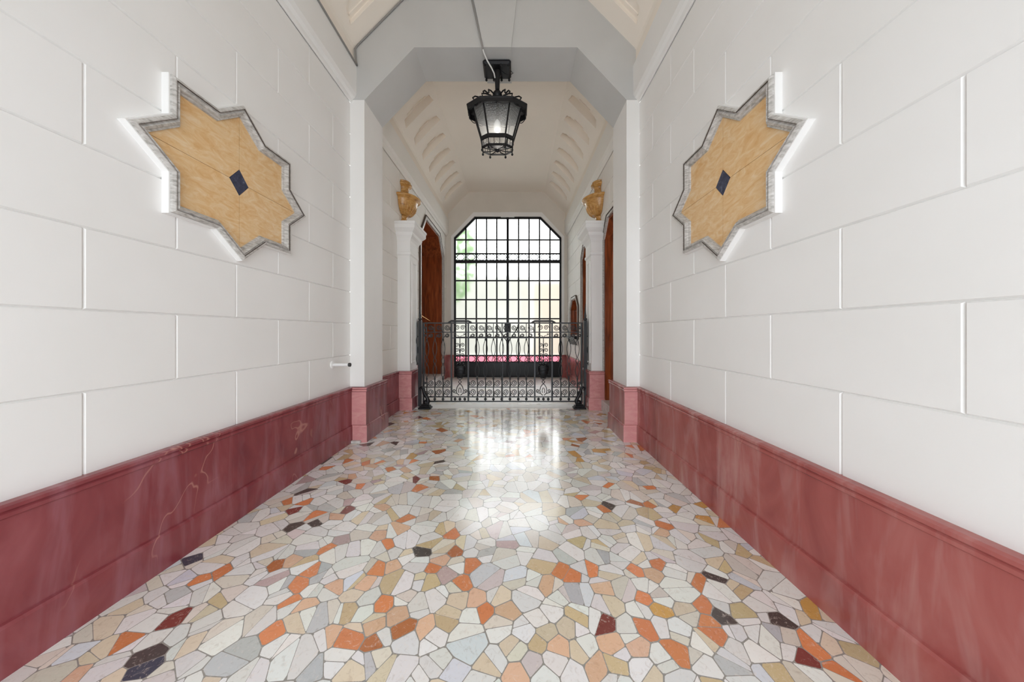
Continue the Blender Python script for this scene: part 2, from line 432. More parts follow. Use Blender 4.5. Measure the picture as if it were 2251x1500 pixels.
        mb.f.append(tuple(base+n+i for i in range(m))); cols.append(None)
        v_ = rnd.uniform(.88, 1.08); c0 = SC[ck]
        cols[-1] = tuple(min(1, c*v_*rnd.uniform(.97, 1.03)) for c in c0)
        for i in range(n):
            j = (i+1) % n
            mb.f.append((base+i, base+j, base+n+2*j, base+n+2*i+1)); cols.append(grout)
            mb.f.append((base+i, base+n+2*i+1, base+n+2*i)); cols.append(grout)
    me = bpy.data.meshes.new('floor'); me.from_pydata(mb.v, [], mb.f); me.update()
    at = me.attributes.new('stone', 'FLOAT_COLOR', 'FACE')
    buf = []
    for c in cols: buf += [c[0], c[1], c[2], 1.0]
    at.data.foreach_set('color', buf)
    m = mat('crazy_paving', (.8,.8,.8), .1, spec=.55, coat=.35)
    m.node_tree.nodes['Principled BSDF'].inputs['Coat Roughness'].default_value = .11; N, L, B = nodes(m)
    a = N.new('ShaderNodeAttribute'); a.attribute_name = 'stone'; v = coords(m)
    mot = ramp(m, noise(m, v, 34, 8, 1.4, .7), [(.30, (.62,.55,.50)), (.46, (.97,.97,.96)), (.7, (1,1,1))])
    c1 = mix(m, a.outputs['Color'], mot, .55, 'MULTIPLY')
    pat = ramp(m, noise(m, v, 26, 6, 2.0, .75), [(.56, (0,0,0)), (.66, (.42,.42,.42))])
    c1 = mix(m, c1, (.80,.70,.62), pat)
    L.new(c1, B.inputs['Base Color'])
    rr = N.new('ShaderNodeMapRange'); rr.inputs[3].default_value = .10; rr.inputs[4].default_value = .26
    L.new(noise(m, v, 3.0, 4), rr.inputs[0]); L.new(rr.outputs[0], B.inputs['Roughness'])
    bump(m, noise(m, v, 5.0, 3), .05, .01)
    me.materials.append(m)
    # paler matte paving behind the gate, floor glare mixed into its colour
    m2 = mat('glare_pale_paving', (.8,.8,.8), .45); N, L, B = nodes(m2)
    a = N.new('ShaderNodeAttribute'); a.attribute_name = 'stone'
    L.new(mix(m2, a.outputs['Color'], (.90,.89,.87), .6), B.inputs['Base Color'])
    me.materials.append(m2)
    for p in me.polygons:
        if p.center.y > 5.34: p.material_index = 1
    o = bpy.data.objects.new('floor', me); COL.objects.link(o); struct(o)
build_floor()
# sub-base: gives the floor a thickness; street and court outside
struct(MB().box(XL-.5, XR+.5, Y0, YE+.15, -.2, -.004).build('floor', M_STEP))
M_GROUND = plaster('street_paving', (.45,.45,.44), (.5,.5,.49), .8)
struct(MB().box(-12, 12, -16, Y0, -.2, -.02).build('ground', M_GROUND))
M_COURT = plaster('court_paving', (.66,.64,.60), (.72,.70,.66), .8)
struct(MB().box(-12, 12, YE+.15, 24, -.2, -.05).build('ground', M_COURT))

# ------------------------------------------------------------------ walls
GW, GD = .0066, .011
def block_wall(name, side, y0, y1, material, openings=()):
    X = XL if side < 0 else XR
    mb = MB(); inw = -side     # towards the room
    def P(y, z, d): return (X+inw*d, y, z)
    L0 = 1.372; BL = .750
    def rect(ya, yb, za, zb, gya, gyb, gza, gzb):
        """block face with V-joint chamfers on real block edges only"""
        if yb-ya < .004 or zb-za < .004: return
        a = ya+(GW if gya else 0); b = yb-(GW if gyb else 0); c = za+(GW if gza else 0); d = zb-(GW if gzb else 0)
        if b <= a or d <= c: return
        mb.add([P(a,c,0), P(b,c,0), P(b,d,0), P(a,d,0)], [(0,1,2,3)])
        e = -GD
        o = [(ya,za), (yb,za), (yb,zb), (ya,zb)]; i_ = [(a,c), (b,c), (b,d), (a,d)]; fl = (gza, gyb, gzb, gya)
        depth = lambda k: e
        for k in range(4):
            if fl[k]:
                k2 = (k+1) % 4
                mb.add([P(*o[k], e), P(*o[k2], e), P(*i_[k2], 0), P(*i_[k], 0)], [(0,1,2,3)])
    rows = [(WZ-.05+0, WZ+CZ)] + [(WZ+CZ*i, WZ+CZ*(i+1)) for i in range(1, 9)]
    for r, (za, zb) in enumerate(rows):
        ph = L0 if r % 2 == 0 else L0+BL/2
        k0 = math.floor((y0-ph)/BL); y = ph+k0*BL
        while y < y1:
            ya, yb = max(y, y0), min(y+BL, y1)
            g0, g1 = y >= y0, y+BL <= y1
            todo = [(ya, yb, za, zb, g0, g1, r > 0, True)]
            for (oa, ob, oc, od) in openings:
                nxt = []
                for (a, b, c, d, ga, gb, gc, gd) in todo:
                    if b <= oa or a >= ob or d <= oc or c >= od: nxt.append((a,b,c,d,ga,gb,gc,gd)); continue
                    if a < oa: nxt.append((a, oa, c, d, ga, False, gc, gd)); a, ga = oa, False
                    if b > ob: nxt.append((ob, b, c, d, False, gb, gc, gd)); b, gb = ob, False
                    if c < oc: nxt.append((a, b, c, oc, ga, gb, gc, False))
                    if d > od: nxt.append((a, b, od, d, ga, gb, False, gd))
                todo = nxt
            for q in todo:
                if q[1] > q[0]+1e-6: rect(*q)
            y += BL
    # wall below the marble, and the solid behind
    segs = [(y0, y1)]
    for (oa, ob, oc, od) in openings:
        if oc < WZ:
            segs = [s2 for (a, b) in segs for s2 in ((a, min(b, oa)), (max(a, ob), b)) if s2[1] > s2[0]+1e-6]
    for a, b in segs: mb.add([P(a,-.0,0), P(b,-.0,0), P(b,WZ-.05,0), P(a,WZ-.05,0)], [(0,1,2,3)])
    # frieze and top
    body, mb = mb, MB()
    pr = [(0, WZ+CZ*9), (.012, ZF-.01), (.02, ZF), (.03, ZF+.03), (.055, ZF+.05), (.075, ZF+.09), (.078, ZT), (-.12, ZT)]
    mb.add([P(y0, z, o) for o, z in pr]+[P(y1, z, o) for o, z in pr], [(i, i+1, len(pr)+i+1, len(pr)+i) for i in range(len(pr)-1)])
    struct(mb.build('trim_5', material)); mb = body
    # solid body with the openings cut out
    holes = [[(oa,oc), (ob,oc), (ob,od), (oa,od)] for (oa, ob, oc, od) in openings if oc >= .01]
    outer = [(y0, 0)]
    for (oa, ob, oc, od) in sorted(o for o in openings if o[2] < .01):
        outer += [(oa, 0), (oa, od), (ob, od), (ob, 0)]
    outer += [(y1, 0), (y1, ZT+.02), (y0, ZT+.02)]
    mb.poly(P, [outer]+holes, -GD-.001, -.35)
    return struct(mb.build(name, material))

# openings: (y near, y far, z low, z high)
DL = (6.25, 8.12, 0, 3.78)
DR1 = (4.14, 5.00, 0, 3.12)
DR2 = (5.62, 6.62, 0, 3.12)
WR = (7.05, 8.02, 1.20, 2.12)
block_wall('wall_left', -1, Y0, YP0, M_WHITE)
block_wall('wall_right', 1, Y0, YP0, M_WHITE)
block_wall('wall_left', -1, YP1, YE, M_BEIGEW, (DL,))
block_wall('wall_right', 1, YP1, YE, M_BEIGEW, (DR1, DR2, WR))

# arch between the bays: one solid with a chamfered opening
def YZ(x, z, d): return (x, d, z)
AT, AC = 4.705, 4.075
AX0, AX1 = -1.205, .745
arch_open = [(OXL, 0), (OXL, AC), (AX0, AT), (AX1, AT), (OXR, AC), (OXR, 0)]
outer = [(XL, 0), (XL, ZT), (XL, 5.6), (XR, 5.6), (XR, 0)]
loop = [(XL, AC), (OXL, AC), (AX0, AT), (AX1, AT), (OXR, AC), (XR, AC), (XR, 5.6), (XL, 5.6)]
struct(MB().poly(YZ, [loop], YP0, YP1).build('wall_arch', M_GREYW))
for a_, b__ in ((XL, OXL), (OXR, XR)):
    struct(MB().box(a_, b__, YP0, YP1, 0, AC-.0005).build('wall_pier', M_WHITE))
# keystone on the arch face and soffit
kb = MB()
ky = [(-.375, AT-.018), (-.045, AT-.018), (.03, 5.35), (-.51, 5.35)]
kb.poly(YZ, [ky], YP0-.022, YP0+.01)
kb.box(-.375, -.045, YP0+.0105, YP1+.01, AT-.018, AT+.01)
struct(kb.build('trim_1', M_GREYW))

# street end: unseen wall behind the camera, low doorway added to darken the ceiling
struct(MB().poly(YZ, [[(XL-.3, 0), (XL+.12, 0), (XL+.12, 2.9), (XL+.7, 3.5), (XR-.7, 3.5), (XR-.12, 2.9), (XR-.12, 0), (XR+.3, 0), (XR+.3, 5.6), (XL-.3, 5.6)]], Y0-.25, Y0).build('wall_front_added', M_GREYW))
# end wall with its chamfered opening
k = YE/F
def ex(u): return (u-VX)*k
def ez(v): return EYE-(v-VY)*k
WX0, WX1, WC0, WC1 = ex(998), ex(1234), ex(1043.5), ex(1188.5)
WT, WCZ = ez(477), ez(523)
lw = [(XL-.3, 0), (WX0, 0), (WX0, WCZ), (WC0, WT), (WC1, WT), (WX1, WCZ), (WX1, 0), (XR+.3, 0), (XR+.3, 5.6), (XL-.3, 5.6)]
struct(MB().poly(YZ, [lw], YE, YE+.14).build('wall_back', M_TAN))
# plaster surround of the end opening (outer outline -> inner outline)
tw = .075
so = [(WX0-tw, WZ), (WX0-tw, WCZ+.03), (WC0-.03, WT+tw+.04), (WC1+.03, WT+tw+.04), (WX1+tw, WCZ+.03), (WX1+tw, WZ)]
si = [(WX1-.0, WZ), (WX1, WCZ), (WC1, WT), (WC0, WT), (WX0, WCZ), (WX0, WZ)]
tb = MB().poly(YZ, [so+si], YE-.045, YE+.001)
tb.poly(YZ, [[(ex(1101), WT-.02), (ex(1131), WT-.02), (ex(1131), WT+tw+.04), (ex(1101), WT+tw+.04)]], YE-.065, YE)
struct(tb.build('trim_2', M_WHITE))
tb = MB().poly(YZ, [[(ex(1101), WT+tw+.04), (ex(1131), WT+tw+.04), (ex(1138), 5.35), (ex(1094), 5.35)]], YE-.012, YE)
struct(tb.build('trim_3', M_TAN))

# ------------------------------------------------------------------ marble skirting, swept round piers and pilasters
SKP = [(-.01, 0), (.058, 0), (.058, .185), (.052, .198), (.040, .200), (.040, .590), (.050, .598), (.050, .612), (.044, .618), (.054, .626), (.054, .640), (.040, WZ), (-.01, WZ)]
PIL_Y0, PIL_Y1, PIL_D = 5.03, 5.42, .21
def pt(side, y, d): return ((XL+d) if side < 0 else (XR-d), y)
aL = OXL-XL; aR = XR-OXR
JY = .012
b = MB().sweep([pt(-1, Y0, 0), pt(-1, YP0, 0), pt(-1, YP0, aL), pt(-1, YP1, aL), pt(-1, YP1, 0), pt(-1, PIL_Y0, 0), pt(-1, PIL_Y0, PIL_D),
                pt(-1, PIL_Y1, PIL_D), pt(-1, PIL_Y1, 0), pt(-1, DL[0]-.09, 0)], SKP, -1)
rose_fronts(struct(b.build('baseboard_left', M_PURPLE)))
b = MB().sweep([pt(1, Y0, 0), pt(1, YP0, 0), pt(1, YP0, aR), pt(1, YP1, aR), pt(1, YP1, 0), pt(1, DR1[0]-.01, 0)], SKP, 1)
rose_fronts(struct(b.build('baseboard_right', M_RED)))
b = MB().sweep([pt(1, PIL_Y0, 0), pt(1, PIL_Y0, PIL_D), pt(1, PIL_Y1, PIL_D), pt(1, PIL_Y1, 0), pt(1, DR2[0]-.03, 0)], SKP, 1)
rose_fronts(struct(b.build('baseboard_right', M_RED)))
b = MB().sweep([pt(-1, DL[1]+.09, 0), (XL, YE), (WX0-.005, YE)], SKP, -1)
struct(b.build('baseboard_back', M_RED))
b = MB().sweep([pt(1, DR2[1]+.05, 0), (XR, YE), (WX1+.005, YE)], SKP, 1)
struct(b.build('baseboard_back', M_RED))

# ------------------------------------------------------------------ ceilings: flat top, sloped sides with recessed scalloped panels
CX0, CX1, CZS, CZT = XL+.28, XR-.28, 4.70, 5.31      # slope foot offset handled below
def ceiling(y0, y1, far_edges, n_in=.12):
    mb = MB()
    xa, xb = .045, .655       # slope foot and head, distance from the wall
    for side in (-1, 1):
        def W(d, y, z): return ((XL+d) if side < 0 else (XR-d), y, z)
        # cornice band between wall and slope
        pr = [(.078, ZT), (.05, ZT+.02), (.045, ZT+.04), (.045, CZS-.03), (.06, CZS)]
        mb.add([W(o, y0, z) for o, z in pr]+[W(o, y1, z) for o, z in pr], [(i, i+1, len(pr)+i+1, len(pr)+i) for i in range(len(pr)-1)])
        xa_ = .06; dx, dz = xb-xa_, CZT-CZS; Ls = math.hypot(dx, dz)
        ux, uz = dx/Ls, dz/Ls           # along slope; outward normal = (-uz, ux)
        def S(s_, y, d): return W(xa_+ux*s_-uz*d, y, CZS+uz*s_+ux*d)
        holes = []
        for fe in far_edges:
            s0, s1 = .085, Ls-.10; wd = s1-s0; pts = [(s0, fe), (s1, fe)]
            near = [(0, .10), (.02, .15), (.10, .17), (.16, .205), (.28, .21), (.34, .245), (.5, .262), (.66, .245), (.72, .21), (.84, .205), (.90, .17), (.98, .15), (1, .10)]
            pts += [(s0+.03+(wd-.06)*(1-t), fe-q) for t, q in near]
            holes.append(pts)
            n = len(pts)
            mb.add([S(a, b_, 0) for a, b_ in pts]+[S(a, b_, n_in) for a, b_ in pts], [(i, (i+1) % n, n+(i+1) % n, n+i) for i in range(n)])
            mb.poly(S, [pts], n_in)
            # raised inner fillet line
            mb.poly(S, [[(s0+.05, fe-.035), (s1-.05, fe-.035), (s1-.05, fe-.055), (s0+.05, fe-.055)]], n_in-.012, n_in)
        mb.poly(S, [[(0, y0), (Ls, y0), (Ls, y1), (0, y1)]]+holes, 0)
    mb.add([(XL+.655, y0, CZT), (XR-.655, y0, CZT), (XR-.655, y1, CZT), (XL+.655, y1, CZT)], [(0,1,2,3)])
    mb.box(XL-.3, XR+.3, y0, y1, 5.55, 5.75)   # slab above
    for side in (-1, 1):                          # haunches closing the sides
        xo, xi = ((XL-.3, XL-.06) if side < 0 else (XR+.06, XR+.3))
        mb.box(xo, xi, y0, y1, ZT+.02, 5.55)
    return struct(mb.build('ceiling', M_CREAM))
ceiling(YP1, YE, [5.10+.47*i for i in range(8)][:8] if False else [5.10+.47*i for i in range(7)]+[4.63])
ceiling(Y0, YP0, [3.38-.47*i for i in range(9)], .045)

# ------------------------------------------------------------------ doors in the second bay
def oct_open(o, ch):
    a, b, c, d = o
    return [(a, c), (a, d-ch), (a+ch*.8, d), (b-ch*.8, d), (b, d-ch), (b, c)]
def door(name, side, o, ch, depth, trim, panels=2, leaf_y=None, handle=True, stone=.17):
    X = XL if side < 0 else XR
    def P(y, z, d): return (X-side*d, y, z)      # d > 0 into the room
    root = bpy.data.objects.new(name, None); COL.objects.link(root); root.location = (X, (o[0]+o[1])/2, 0); struct(root)
    a, b, c, d = o; zc = stone
    oo = (a, b, zc, d); out = oct_open(oo, ch)
    # plaster corners between the square cut and the chamfered head
    cm = MB()
    for L3 in ([(a, d-ch), (a, d), (a+ch*.8, d)], [(b, d-ch), (b, d), (b-ch*.8, d)]): cm.poly(P, [L3], 0, -depth)
    part(cm, 'head_corner', M_BEIGEW, root)
    # wooden lining of the reveal
    ins = .03
    inn = [(a+ins, zc), (a+ins, d-ch-ins*.3), (a+ch*.8+ins*.3, d-ins), (b-ch*.8-ins*.3, d-ins), (b-ins, d-ch-ins*.3), (b-ins, zc)]
    part(MB().poly(P, [out+inn[::-1]], -.005, -depth), 'lining', M_WOOD, root)
    # stone/wood architrave
    tw_ = trim
    ou = [(a-tw_, zc if stone else 0), (a-tw_, d-ch+tw_*.3), (a+ch*.8-tw_*.5, d+tw_), (b-ch*.8+tw_*.5, d+tw_), (b+tw_, d-ch+tw_*.3), (b+tw_, zc if stone else 0)]
    part(MB().poly(P, [ou+out[::-1]], .028, 0), 'architrave', M_GREYM, root)
    t2 = .016
    o2 = [(y + (-t2 if y < (a+b)/2 else t2), z+(t2 if z > zc+.1 else 0)) for y, z in ou]
    part(MB().poly(P, [o2+ou[::-1]], .036, 0), 'edge_moulding', M_DARK, root)
    # leaves
    lx = -depth+.05; mid = (a+b)/2
    for (ya, yb) in ((a+ins, mid-.003), (mid+.003, b-ins)):
        cut = []
        for y in (ya, yb):
            z = d-ins
            if y < a+ch*.8: z = d-ch+(y-a)/.8-ins
            if y > b-ch*.8: z = d-ch+(b-y)/.8-ins
            cut.append(z)
        poly = [(ya, zc+.005), (ya, cut[0])]
        if ya < a+ch*.8 < yb: poly.append((a+ch*.8, d-ins))
        if ya < b-ch*.8 < yb: poly.append((b-ch*.8, d-ins))
        poly += [(yb, cut[1]), (yb, zc+.005)]
        lf = MB().poly(P, [poly], lx, lx-.05)
        lf = part(lf, 'leaf', M_WOOD, root)
        zt = min(cut)-.12
        for i in range(panels):
            z0 = zc+.14+(zt-zc-.14)*i/panels; z1 = zc+.14+(zt-zc-.14)*(i+1)/panels-.1
            pm = MB().ringframe(lambda q, z, h: P(q, z, lx+h), [(ya+.07, z0), (yb-.07, z0), (yb-.07, z1), (ya+.07, z1)], [(0, 0), (.008, .018), (.028, .018), (.045, 0)])
            part(pm, 'panel_moulding', M_WOOD, lf)
    if handle:
        h = MB(); h.tube([P(mid-.07, 1.15, lx), P(mid-.07, 1.15, lx+.06), P(mid-.17, 1.15, lx+.06)], .009, 8)
        h.box(*sorted((P(0,0,lx)[0], P(0,0,lx+.012)[0])), mid-.095, mid-.045, 1.05, 1.22)
        part(h, 'door_handle', M_BRASS, root)
    # stone threshold step
    s_ = MB()
    xs = sorted((X-side*.06, X+side*depth)); s_.cbox(xs[0], xs[1], a-.0, b+.0, 0, stone, .006)
    part(s_, 'step', M_STEP, root)
    return root
door('door_1', -1, DL, .46, .62, .07, 3)
door('door_2', 1, DR1, .28, .16, .035, 3)
door('door_3', 1, DR2, .22, .30, .035, 3)
# brass handrail inside the left doorway
hr = empty('handrail', (-2.30, 7.4, 1.70), 'thin brass handrail sloping down inside the left timber doorway', 'handrail')
m_ = MB().tube([(-2.36, 7.2, 1.76), (-2.2, 8.05, 1.545), (-2.19, 8.088, 1.53)], .014, 8); part(m_, 'rail', M_BRASS, hr)
m_ = MB().tube([(-2.335, 7.35, 1.72), (-2.40, 7.35, 1.66), (-2.545, 7.35, 1.64)], .008, 6); part(m_, 'bracket', M_BRASS, hr)

# porter's niche window in the right wall
def niche():
    a, b, c, d = WR; ch = .24; X = XR
    def P(y, z, q): return (X-q, y, z)
    root = bpy.data.objects.new('window_2', None); COL.objects.link(root); root.location = (X, (a+b)/2, c); struct(root)
    out = [(a, c), (a, d-ch), (a+ch, d), (b-ch, d), (b, d-ch), (b, c)]
    cm = MB()
    for L3 in ([(a, d-ch), (a, d), (a+ch, d)], [(b, d-ch), (b, d), (b-ch, d)]): cm.poly(P, [L3], 0, -.3)
    part(cm, 'head_corner', M_BEIGEW, root)
    part(MB().ringframe(P, out, [(-.055, 0), (-.055, .03), (-.03, .04), (0, .03), (0, -.01)]), 'frame', M_GREYM, root)
    part(MB().ringframe(P, out, [(-.075, 0), (-.075, .036), (-.055, .036), (-.055, 0)]), 'edge_moulding', M_DARK, root)
    i = .025
    part(MB().ringframe(P, out, [(0, .0), (.025, 0), (.025, -.22), (0, -.22)]), 'lining', M_WOOD, root)
    sh = part(MB().poly(P, [[(a+i, c+i), (a+i, d-ch), (a+ch, d-i), (b-ch, d-i), (b-i, d-ch), (b-i, c+i)]], -.12, -.16), 'shutter', M_WOOD, root)
    for ya, yb in ((a+.08, (a+b)/2-.03), ((a+b)/2+.03, b-.08)):
        part(MB().ringframe(lambda q, z, h: P(q, z, -.12+h), [(ya, c+.09), (yb, c+.09), (yb, d-ch-.02), (ya, d-ch-.02)], [(0,0),(.008,.014),(.022,.014),(.034,0)]), 'panel_moulding', M_WOOD, sh)
    part(MB().cbox(X-.11, X+.02, a-.06, b+.06, c-.06, c, .005), 'sill', M_IRON, root)
niche()
# black iron letter rack standing below the niche sill
lr = empty('iron_grille', (XR, 7.5, 1.0), 'small black scrollwork grille fixed to the right wall below the little timber window', 'grille')
for y in (7.12, 7.31, 7.5, 7.69, 7.88): part(MB().tube([(XR-.10, y, 1.13), (XR-.06, y, 1.04), (XR-.012, y, .98)], .009, 6), 'bracket', M_IRON, lr)
g = MB(); g.tube([(XR-.10, 7.08, 1.12), (XR-.10, 7.92, 1.12)], .01, 6); g.tube([(XR-.06, 7.08, 1.04), (XR-.06, 7.92, 1.04)], .008, 6); part(g, 'bar', M_IRON, lr)

# ------------------------------------------------------------------ glazed iron screen in the end wall
def spiral(cx, cz, r0, r1, a0, turns, n=26):
    return [(cx+(r0+(r1-r0)*i/n)*math.cos(a0+turns*2*math.pi*i/n), cz+(r0+(r1-r0)*i/n)*math.sin(a0+turns*2*math.pi*i/n)) for i in range(n+1)]
def at_y(pts, y): return [(p[0], y, p[1]) for p in pts]
root = bpy.data.objects.new('window_1', None); COL.objects.link(root); root.location = (ex(1116), YE+.02, 0); struct(root)
ya, yb = YE+.005, YE+.055
oct2 = [(WX0, 0), (WX0, WCZ), (WC0, WT), (WC1, WT), (WX1, WCZ), (WX1, 0)]
fw = .052
oin = [(WX0+fw, .03), (WX0+fw, WCZ-.02), (WC0+.02, WT-fw), (WC1-.02, WT-fw), (WX1-fw, WCZ-.02), (WX1-fw, .03)]
part(MB().poly(YZ, [oct2, oin], ya, yb), 'frame', M_IRON, root)
def top_at(x):
    if x < WC0: return WCZ+(x-WX0)*(WT-WCZ)/(WC0-WX0)-.03
    if x > WC1: return WCZ+(WX1-x)*(WT-WCZ)/(WX1-WC1)-.03
    return WT-.02
cols_u = [1024, 1047, 1069.5, 1092, 1116, 1140, 1163, 1186, 1209]
zb0, zb1 = ez(797), ez(782); zt0, zt1 = ez(575), ez(557.5)
for u in cols_u:
    x = ex(u); hw = .036 if u == 1116 else .020
    part(MB().box(x-hw, x+hw, ya-(.02 if u == 1116 else 0), yb-.005, zb0-.02 if u != 1116 else .02, top_at(x)), 'mullion', M_IRON, root)
for v, hw in ((527, .018), (557.5, .018), (575, .045), (617, .019), (659, .019), (701, .019), (742, .019), (782, .018), (797, .02)):
    z = ez(v); xx0, xx1 = WX0+.03, WX1-.03
    if z > WCZ: dd = (z-WCZ); xx0 = WX0+.03+dd; xx1 = WX1-.03-dd
    part(MB().box(xx0, xx1, ya+.006, yb-.008, z-hw, z+hw), 'transom', M_IRON, root)
for (x0, x1) in ((WX0+.04, ex(1116)-.035), (ex(1116)+.035, WX1-.04)):
    part(MB().cbox(x0, x1, ya, yb-.01, .03, zb0, .006), 'kick_panel', M_SHEET, root)
def chain_band(z0, z1, name):
    mb = MB(); zc = (z0+z1)/2; rz = (z1-z0)/2*.86
    us = [998+3]+cols_u+[1234-3]
    for i in range(len(us)-1):
        xa, xb = ex(us[i]), ex(us[i+1]); cx = (xa+xb)/2; rx = (xb-xa)/2*.72
        mb.tube([(cx+rx*math.cos(t*math.pi/9), ya+.02, zc+rz*math.sin(t*math.pi/9)) for t in range(18)], .009, 6, closed=True)
        for sx in (-1, 1):
            for sz in (-1, 1):
                mb.tube([(cx+sx*rx*.82, ya+.02, zc+sz*rz*.55), (cx+sx*(xb-xa)/2*.97, ya+.02, zc+sz*(z1-z0)/2*.95)], .008, 5)
        mb.box(xa-.028, xa+.028, ya+.01, ya+.03, zc-.018, zc+.018)
    part(mb, name, M_IRON, root)
chain_band(zt0+.03, zt1, 'ring_band'); chain_band(zb0, zb1, 'ring_band')
gl = [(WX0+.01, zb1), (WX0+.01, WCZ), (WC0, WT-.01), (WC1, WT-.01), (WX1-.01, WCZ), (WX1-.01, zb1)]
part(MB().poly(YZ, [gl], YE+.075), 'glazing', M_GLASS, root)
part(MB().poly(YZ, [[(WX0+.01, zb0), (WX1-.01, zb0), (WX1-.01, zb1-.002), (WX0+.01, zb1-.002)]], YE+.075), 'reflection_glazing', M_REFLGLASS, root, 'glazing strip with a red reflection put into its tint')
xm = ex(1116)
lk = MB().cbox(xm-.09, xm+.09, ya-.08, ya-.018, ez(731), ez(712), .008); lk = part(lk, 'lock', M_IRON, root)
part(MB().tube([(xm, ya-.08, ez(722)), (xm, ya-.12, ez(722))], .02, 10), 'knob', M_IRON, lk)
for sx in (-1, 1):
    part(MB().tube([(xm+sx*.30, ya-.02, ez(714)), (xm+sx*.28, ya-.03, ez(722)), (xm+sx*.12, ya-.035, ez(740)), (xm+sx*.03, ya-.03, ez(750)), (xm+sx*.01, ya-.03, ez(772))], .013, 8), 'stay', M_IRON, root)

# outside: court seen blurred through the frosted glass
def leafmat():
    m = mat('green_leaves', (.20,.42,.09), .6); return m
M_LEAF = leafmat(); M_BARK = mat('bark', (.1,.07,.05), .8); M_PEACH = plaster('peach_render', (.54,.42,.32), (.58,.46,.36), .8)
M_PALE = plaster('pale_render', (.46,.44,.39), (.52,.50,.45), .8)
t = empty('tree', (-2.85, 11.6, 0), 'leafy green tree blurred behind the frosted glass at its left edge', 'tree')
rnd = random.Random(3); fol = MB()
for i in range(900):
    th = rnd.uniform(0, 2*math.pi); ph = math.acos(rnd.uniform(-1, 1)); rr = rnd.uniform(.5, 1)**.5
    c = Vector((-2.85+1.35*rr*math.sin(ph)*math.cos(th), 11.6+.9*rr*math.sin(ph)*math.sin(th), 4.4+2.0*rr*math.cos(ph)))
    u = Vector((rnd.gauss(0,1), rnd.gauss(0,1), rnd.gauss(0,1))).normalized()*.16; v = u.orthogonal().normalized()*.08
    fol.add([c-u, c+v, c+u, c-v], [(0,1,2,3)])
part(fol, 'foliage', M_LEAF, t)
part(MB().tube([(-2.85, 11.6, 0), (-2.8, 11.6, 1.5), (-2.9, 11.6, 4.4)], [.12, .1, .05], 8), 'trunk', M_BARK, t)
struct(MB().box(1.0, 7.0, 16.0, 16.4, -.05, 4.3).build('wall_courtyard', M_PEACH))
struct(MB().box(-8.0, 1.0, 17.0, 17.4, -.05, 4.8).build('wall_courtyard', M_PALE))

# ------------------------------------------------------------------ pilasters with capitals and half urns
def pilaster(side, label):
    X = XL if side < 0 else XR
    root = empty('pilaster', (X, (PIL_Y0+PIL_Y1)/2, 0), label, 'pilaster', 'pilasters flanking the iron gate')
    inn = X-side*PIL_D
    x0, x1 = sorted((X-side*.002, inn))
    # shaft with a sunk panel on its inner side face
    sh = MB().box(x0, x1, PIL_Y0, PIL_Y1, WZ, 2.62)
    fn = lambda a, b, h: (inn-side*h, a, b)
    sh.ringframe(fn, [(PIL_Y0+.07, WZ+.12), (PIL_Y1-.07, WZ+.12), (PIL_Y1-.07, 2.5), (PIL_Y0+.07, 2.5)], [(0, 0), (.004, .012), (.022, .012), (.03, 0)])
    part(sh, 'shaft', M_WHITE, root)
    # capital: neck, cavetto and stepped abacus swept round the three free faces
    path = [pt(side, PIL_Y0, 0), pt(side, PIL_Y0, PIL_D), pt(side, PIL_Y1, PIL_D), pt(side, PIL_Y1, 0)]
    prof = [(0, 2.58), (.018, 2.60), (.018, 2.635), (.004, 2.65), (.004, 2.80), (.012, 2.83), (.03, 2.87), (.058, 2.91), (.065, 2.935), (.065, 2.955), (.095, 2.985), (.118, 3.015), (.118, 3.075), (.128, 3.085), (.128, 3.12), (-.0, 3.12)]
    cp = MB().sweep(path, prof, -1 if side < 0 else 1); cp.box(x0, x1, PIL_Y0+.001, PIL_Y1-.001, 2.58, 3.119)
    part(cp, 'capital', M_WHITE, root)
    part(MB().box(*sorted((X, X-side*.17)), PIL_Y0+.08, PIL_Y1-.08, 3.12, 3.20), 'plinth_block', M_WHITE, root)
pilaster(-1, 'white plaster pilaster at the left end of the gate')
pilaster(1, 'white plaster pilaster at the right end of the gate')

